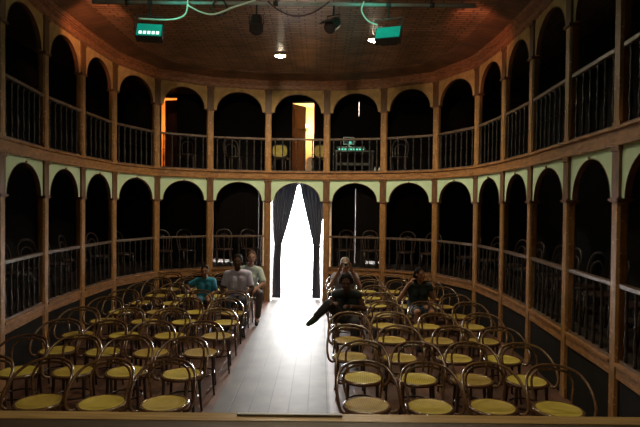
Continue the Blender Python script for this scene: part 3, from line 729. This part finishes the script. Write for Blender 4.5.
def person(x, y, z, rz, label, J, skin, hairm, hairlen, shirt, trousers, k=1., sleeve=.55, trouser_to=1., shoe=None, female=False, skirtless=True, head_yaw=0., head_pitch=0.):
    """J: joints in local metres (person faces -y): hip, chest, neck, head, and per side sh/el/wr, hp/kn/an, toe"""
    t = thing('person', label, 'person', (x, y, z), rz)
    V = {a: Vector(b) for a, b in J.items()}
    hd = V['head']; R = Matrix.Translation(hd) @ Matrix.Rotation(head_yaw, 4, 'Z') @ Matrix.Rotation(head_pitch, 4, 'X') @ Matrix.Scale(k, 4)
    def H(a, b, c): return R @ Vector((a, b, c))
    def capm(mb, a, b, r1, r2): mb.capsule(a, b, r1 * k, r2 * k)
    mb = MB()
    def ell(m_, c, sc):
        mx = R @ Matrix.Translation(c) @ Matrix.Diagonal((*sc, 1)); m_.lathe([(max(1e-4, math.sin(PI * i / 10)), -math.cos(PI * i / 10)) for i in range(11)], 16, mx)
    ell(mb, (0, .012, .02), (.074, .094, .098)); ell(mb, (0, -.03, -.045), (.056, .062, .068)); ell(mb, (0, -.06, -.085), (.03, .026, .024))
    ell(mb, (0, -.094, -.012), (.012, .016, .026)); ell(mb, (0, -.102, -.024), (.016, .013, .011))
    for s in (-1, 1): ell(mb, (s * .076, .012, -.005), (.010, .02, .033)); ell(mb, (s * .03, -.076, .03), (.026, .014, .009)); ell(mb, (s * .036, -.068, -.022), (.022, .018, .02))
    ell(mb, (0, -.083, -.056), (.022, .012, .008))
    capm(mb, V['neck'] - Vector((0, 0, .03)), hd + Vector((0, .01, -.06)) * k, .056, .05)
    def torso(m_, g):
        p, c, n = V['hip'], V['chest'], V['neck']
        w = .085 if female else .10
        for s in (-1, 1):
            S_ = V['sh' + ('l' if s < 0 else 'r')]; hp = V['hp' + ('l' if s < 0 else 'r')]
            side = (V['shr'] - V['shl']).normalized() * s
            capm(m_, hp, p + side * .055 * k + (c - p) * .45, .108 + g, .098 + g)
            capm(m_, p + side * .055 * k + (c - p) * .45, c + side * .075 * k, .10 + g, .108 + g)
            capm(m_, c + side * .075 * k, S_.lerp(c, .25), .105 + g, .07 + g)
            capm(m_, n - Vector((0, 0, .02)), S_, .055 + g, .058 + g)
            if female: capm(m_, c + side * .075 * k + Vector((0, -.08, -.02)) * k, c + side * .07 * k + Vector((0, -.05, 0)) * k, .055 + g, .06 + g)
    torso(mb, 0)
    for s in 'lr':
        capm(mb, V['sh' + s], V['el' + s], .050, .040); capm(mb, V['el' + s], V['wr' + s], .041, .028)
        f = (V['wr' + s] - V['el' + s]).normalized(); f = V.get('hf' + s, f); hand(mb, V['wr' + s], f, V.get('hn' + s, Vector((0, 0, -1))), k, J.get('curl' + s, (0.45, 0, 0))[0], s == 'l')
        capm(mb, V['hp' + s], V['kn' + s], .085, .058); capm(mb, V['kn' + s], V['an' + s], .056, .038)
        kc = V['kn' + s].lerp(V['an' + s], .3); capm(mb, kc, V['kn' + s].lerp(V['an' + s], .55), .055, .045)
        capm(mb, V['an' + s], V['to' + s].lerp(V['an' + s], .15), .038, .034); capm(mb, V['an' + s].lerp(V['to' + s], .25), V['to' + s], .036, .026)
    me = remeshed(mb, 'body', [skin, M['eye'], M['lip_red']], .0075)
    eyes = [H(s * .031, -.086, .012) for s in (-1, 1)]; brows = [H(s * .031, -.092, .036) for s in (-1, 1)]; mouth = [H(q * .009, -.094, -.057) for q in (-2, -1, 0, 1, 2)]
    for p in me.polygons:
        if any((p.center - e).length < .0125 * k for e in eyes) or any((p.center - e).length < .009 * k for e in brows): p.material_index = 1
        elif any((p.center - e).length < .009 * k for e in mouth): p.material_index = 2
    link('body', me, t)
    # hair: cap over the skull, longer at the back when hairlen > 0
    hb = MB(); ell(hb, (0, .028, .038), (.084, .098, .098))
    if hairlen:
        for q in range(-3, 4):
            a = q / 3 * 1.25; hb.capsule(H(.07 * math.sin(a), .03 + .06 * math.cos(a), .02), H(.085 * math.sin(a), .05 + .06 * math.cos(a), -hairlen), .036 * k, .026 * k, 8)
    hm = remeshed(hb, 'hair', [hairm], .008)
    bm = bmesh.new(); bm.from_mesh(hm); Ri = R.inverted()
    bmesh.ops.delete(bm, geom=[v for v in bm.verts if (Ri @ v.co).y < -.042 and (Ri @ v.co).z < .062 or ((Ri @ v.co).z < -.03 and (Ri @ v.co).y < .02 and not hairlen)], context='VERTS')
    bm.to_mesh(hm); bm.free(); link('hair', hm, t)
    # shirt
    sb = MB(); torso(sb, .013)
    for s in 'lr':
        if sleeve > 0:
            e = V['sh' + s].lerp(V['el' + s], min(1, sleeve * 1.6)) if sleeve <= .6 else V['el' + s]
            sb.capsule(V['sh' + s], e, .066 * k, .062 * k, 12, True); capm(sb, V['sh' + s], V['sh' + s].lerp(e, .3), .066, .064)
            if sleeve > .6: capm(sb, e, e.lerp(V['wr' + s], .9), .052, .042)
    sm = remeshed(sb, 'shirt', [shirt], .010); link('shirt', sm, t)
    # trousers
    tb = MB()
    for s in 'lr':
        capm(tb, V['hip'], V['hp' + s], .118, .112)
        if trouser_to <= .5:
            tb.capsule(V['hp' + s], V['hp' + s].lerp(V['kn' + s], .85), .104 * k, .082 * k, 12, True); capm(tb, V['hp' + s], V['hp' + s].lerp(V['kn' + s], .3), .104, .098)
        else:
            capm(tb, V['hp' + s], V['kn' + s], .102, .072)
            tb.capsule(V['kn' + s], V['kn' + s].lerp(V['an' + s], .93), .072 * k, .054 * k, 12, True)
    link('shorts' if trouser_to <= .5 else 'trousers', remeshed(tb, 'trousers', [trousers], .010), t)
    if shoe:
        for s in 'lr':
            a, b = V['an' + s], V['to' + s]; d = (b - a).normalized()
            fb = MB(); capm(fb, a - d * .03 + Vector((0, 0, -.02)) * k, a.lerp(b, .45) + Vector((0, 0, -.012)) * k, .046, .044); capm(fb, a.lerp(b, .4) + Vector((0, 0, -.01)) * k, b, .045, .034)
            link('shoe', remeshed(fb, 'shoe', [shoe], .008), t)
    return t
def pose(k=1., lean=0., **kw):
    zs = .47 + .085 * k                      # hip centre above the seat
    J = dict(hip=(0, .06, zs), chest=(0, .07 - lean * .6, zs + .32 * k), neck=(0, .06 - lean, zs + .47 * k), head=(0, .02 - lean * 1.15, zs + .635 * k),
             shl=(-.175 * k, .065 - lean * .9, zs + .415 * k), shr=(.175 * k, .065 - lean * .9, zs + .415 * k),
             ell=(-.245 * k, .0 - lean * .5, zs + .17 * k), elr=(.245 * k, .0 - lean * .5, zs + .17 * k),
             wrl=(-.14 * k, -.20 * k - lean * .3, zs + .105), wrr=(.14 * k, -.20 * k - lean * .3, zs + .105),
             hpl=(-.09 * k, .05, zs), hpr=(.09 * k, .05, zs), knl=(-.13 * k, -.38 * k, zs + .02), knr=(.13 * k, -.38 * k, zs + .02),
             anl=(-.13 * k, -.36 * k, .085), anr=(.13 * k, -.36 * k, .085), tol=(-.15 * k, -.50 * k, .035), tor=(.15 * k, -.50 * k, .035))
    J.update(kw); return J
row = lambda r, left=True: ROWY[r] + (dyl[r] if left else 0)
# man in lilac T-shirt, aisle seat of the left block (row 7)
person(-.90, row(6), 0, .05, 'man in a lilac T-shirt and dark trousers sitting in the left block by the aisle', pose(1.02, .03), M['skin_d'], M['hair'], 0,
       cloth('lilac_cotton', (.78, .74, 1.)), cloth('dark_denim', (.035, .045, .075)), 1.02, .5, 1., M['black'])
# woman in pale green shirt behind him, leaning into the aisle with one leg out
J = pose(1., .10); zs = .555
J.update(hip=(.05, .02, zs), head=(.16, -.10, zs + .655), neck=(.13, -.05, zs + .48), chest=(.10, -.01, zs + .31), shl=(-.045, -.02, zs + .42), shr=(.30, -.05, zs + .40), hpl=(-.03, .02, zs), hpr=(.14, 0, zs),
         knr=(.34, -.34, .58), anr=(.30, -.30, .10), tor=(.30, -.45, .04), knl=(.10, -.40, .57), anl=(.12, -.34, .09), tol=(.10, -.48, .04), elr=(.40, -.16, zs + .18), wrr=(.30, -.33, zs + .13), ell=(-.10, -.16, zs + .17), wrl=(.08, -.32, zs + .14))
person(-.90, row(7), 0, 0, 'person in a pale green shirt leaning into the aisle behind the man in lilac', J, M['skin_l'], M['hair_b'], .05,
       cloth('mint_cotton', (.62, .74, .64)), cloth('grey_trousers', (.14, .11, .10)), 1., .55, 1., M['black'], True, head_yaw=.15)
# child in teal shirt
zs = .47 + .085 * .82
person(-1.47, row(6), 0, .1, 'child in a teal shirt sitting beside the man in lilac', pose(.78, .04, ell=(-.30, .0, zs + .23), wrl=(-.17, -.16, zs + .12)), M['skin'], M['hair'], 0,
       cloth('teal_cotton', (.05, .36, .58)), cloth('blue_shorts', (.05, .16, .24)), .82, .5, .4, M['black'])
# person in black vest, right block, leg crossed towards the aisle with sandal
zs = .555
J = pose(.94, .09, head=(-.01, -.17, zs + .555), neck=(0, -.09, zs + .42), shl=(-.155, -.01, zs + .345), shr=(.155, -.01, zs + .345), chest=(0, .02, zs + .27), knl=(-.25, -.20, .80), anl=(-.45, -.22, .60), tol=(-.54, -.25, .52), hpl=(-.09, .03, .60), ell=(-.30, -.04, zs + .16), wrl=(-.20, -.22, zs + .25), elr=(.25, .0, zs + .15), wrr=(.06, -.2, zs + .22))
person(.93, row(4, False), 0, -.05, 'person in a black vest on a right aisle seat, one leg stretched into the aisle', J, M['skin_d'], M['hair'], .03,
       cloth('black_vest', (.018, .026, .028)), cloth('dark_trousers', (.03, .028, .03)), 1., 0, 1., cloth('sandal_leather', (.02, .05, .03)), False, head_pitch=.25)
# person behind taking a photograph with a small camera
J = pose(.98, .02); zs = .47 + .085 * .98
J.update(ell=(-.25, -.13, zs + .26), elr=(.25, -.13, zs + .26), wrl=(-.09, -.17, zs + .57), wrr=(.09, -.17, zs + .57), hfl=(.25, -.25, 1), hfr=(-.25, -.25, 1), hnl=(.5, -.6, -.3), hnr=(-.5, -.6, -.3))
person(.98, row(6, False), 0, .0, 'person in a pale top raising a camera to the face, right block near the aisle', J, M['skin_l'], M['hair_g'], 0,
       cloth('pale_top', (.34, .33, .38)), cloth('dark_skirt', (.04, .04, .05)), .98, .3, 1., M['black'], True)
t = thing('camera', 'small grey camera held to the face in the right block', 'camera', (.98, row(6, False) - .20, zs + .645))
MB().box(-.055, .055, -.018, .018, -.033, .033).build('camera_body', M['white'], t, bevel=.005)
MB().lathe([(.024, 0), (.024, .025), (.020, .035)], 14, Matrix.Translation((0, -.018, 0)) @ Matrix.Rotation(PI / 2, 4, 'X')).build('lens', M['black'], t, True)
# woman in dark dress further right with arm raised to her hair
zs = .47 + .085
J = pose(.90, .07, ell=(-.34, -.06, zs + .17), wrl=(-.18, -.08, zs + .43), hfl=(.5, 0, .6), elr=(.25, -.03, zs + .13), wrr=(.10, -.2, zs + .11))
person(2.13, row(5, False), 0, .1, 'person in dark clothes with one arm raised to the hair, in the right block', J, M['skin'], M['hair'], .12,
       cloth('dark_print', (.025, .04, .042)), cloth('pale_blue_shorts', (.10, .13, .18)), .90, .2, .4, M['black'], True, head_yaw=.3)

# ------------------------------------------------------------------ daylight
w = bpy.data.worlds.new('World'); S.world = w; w.use_nodes = True
bg = w.node_tree.nodes['Background']; bg.inputs[0].default_value = (1, .985, .97, 1); bg.inputs[1].default_value = 95.
pl_ = bpy.data.lights.new('door_portal', 'AREA'); pl_.shape = 'RECTANGLE'; pl_.size = 1.38; pl_.size_y = 2.72; pl_.cycles.is_portal = True
o = bpy.data.objects.new('door_portal', pl_); COL.objects.link(o); o.location = (0, YR + .21, 1.36); o.rotation_euler = (-PI / 2, 0, 0)

# ------------------------------------------------------------------ camera
cd = bpy.data.cameras.new('camera_view'); cam = bpy.data.objects.new('camera_view', cd); COL.objects.link(cam); S.camera = cam
F = 516.
cd.sensor_fit = 'HORIZONTAL'; cd.sensor_width = 36; cd.lens = 36 * F / 640
cam.matrix_world = Matrix.Translation((.53, 0, 2.2)) @ Matrix.Rotation(PI / 2 - math.atan(8 / F), 4, 'X') @ Matrix.Rotation(math.radians(.6), 4, 'Z')
cd.clip_start = .05; cd.clip_end = 200

vs = S.view_settings
S.display_settings.display_device = 'sRGB'
vs.view_transform = 'Standard'; vs.look = 'None'; vs.exposure = 0.; vs.gamma = 1.; vs.use_curve_mapping = False
S.cycles.max_bounces = 6; S.cycles.diffuse_bounces = 4; S.cycles.glossy_bounces = 3
S.cycles.use_denoising = True
S.cycles.sample_clamp_indirect = 6.
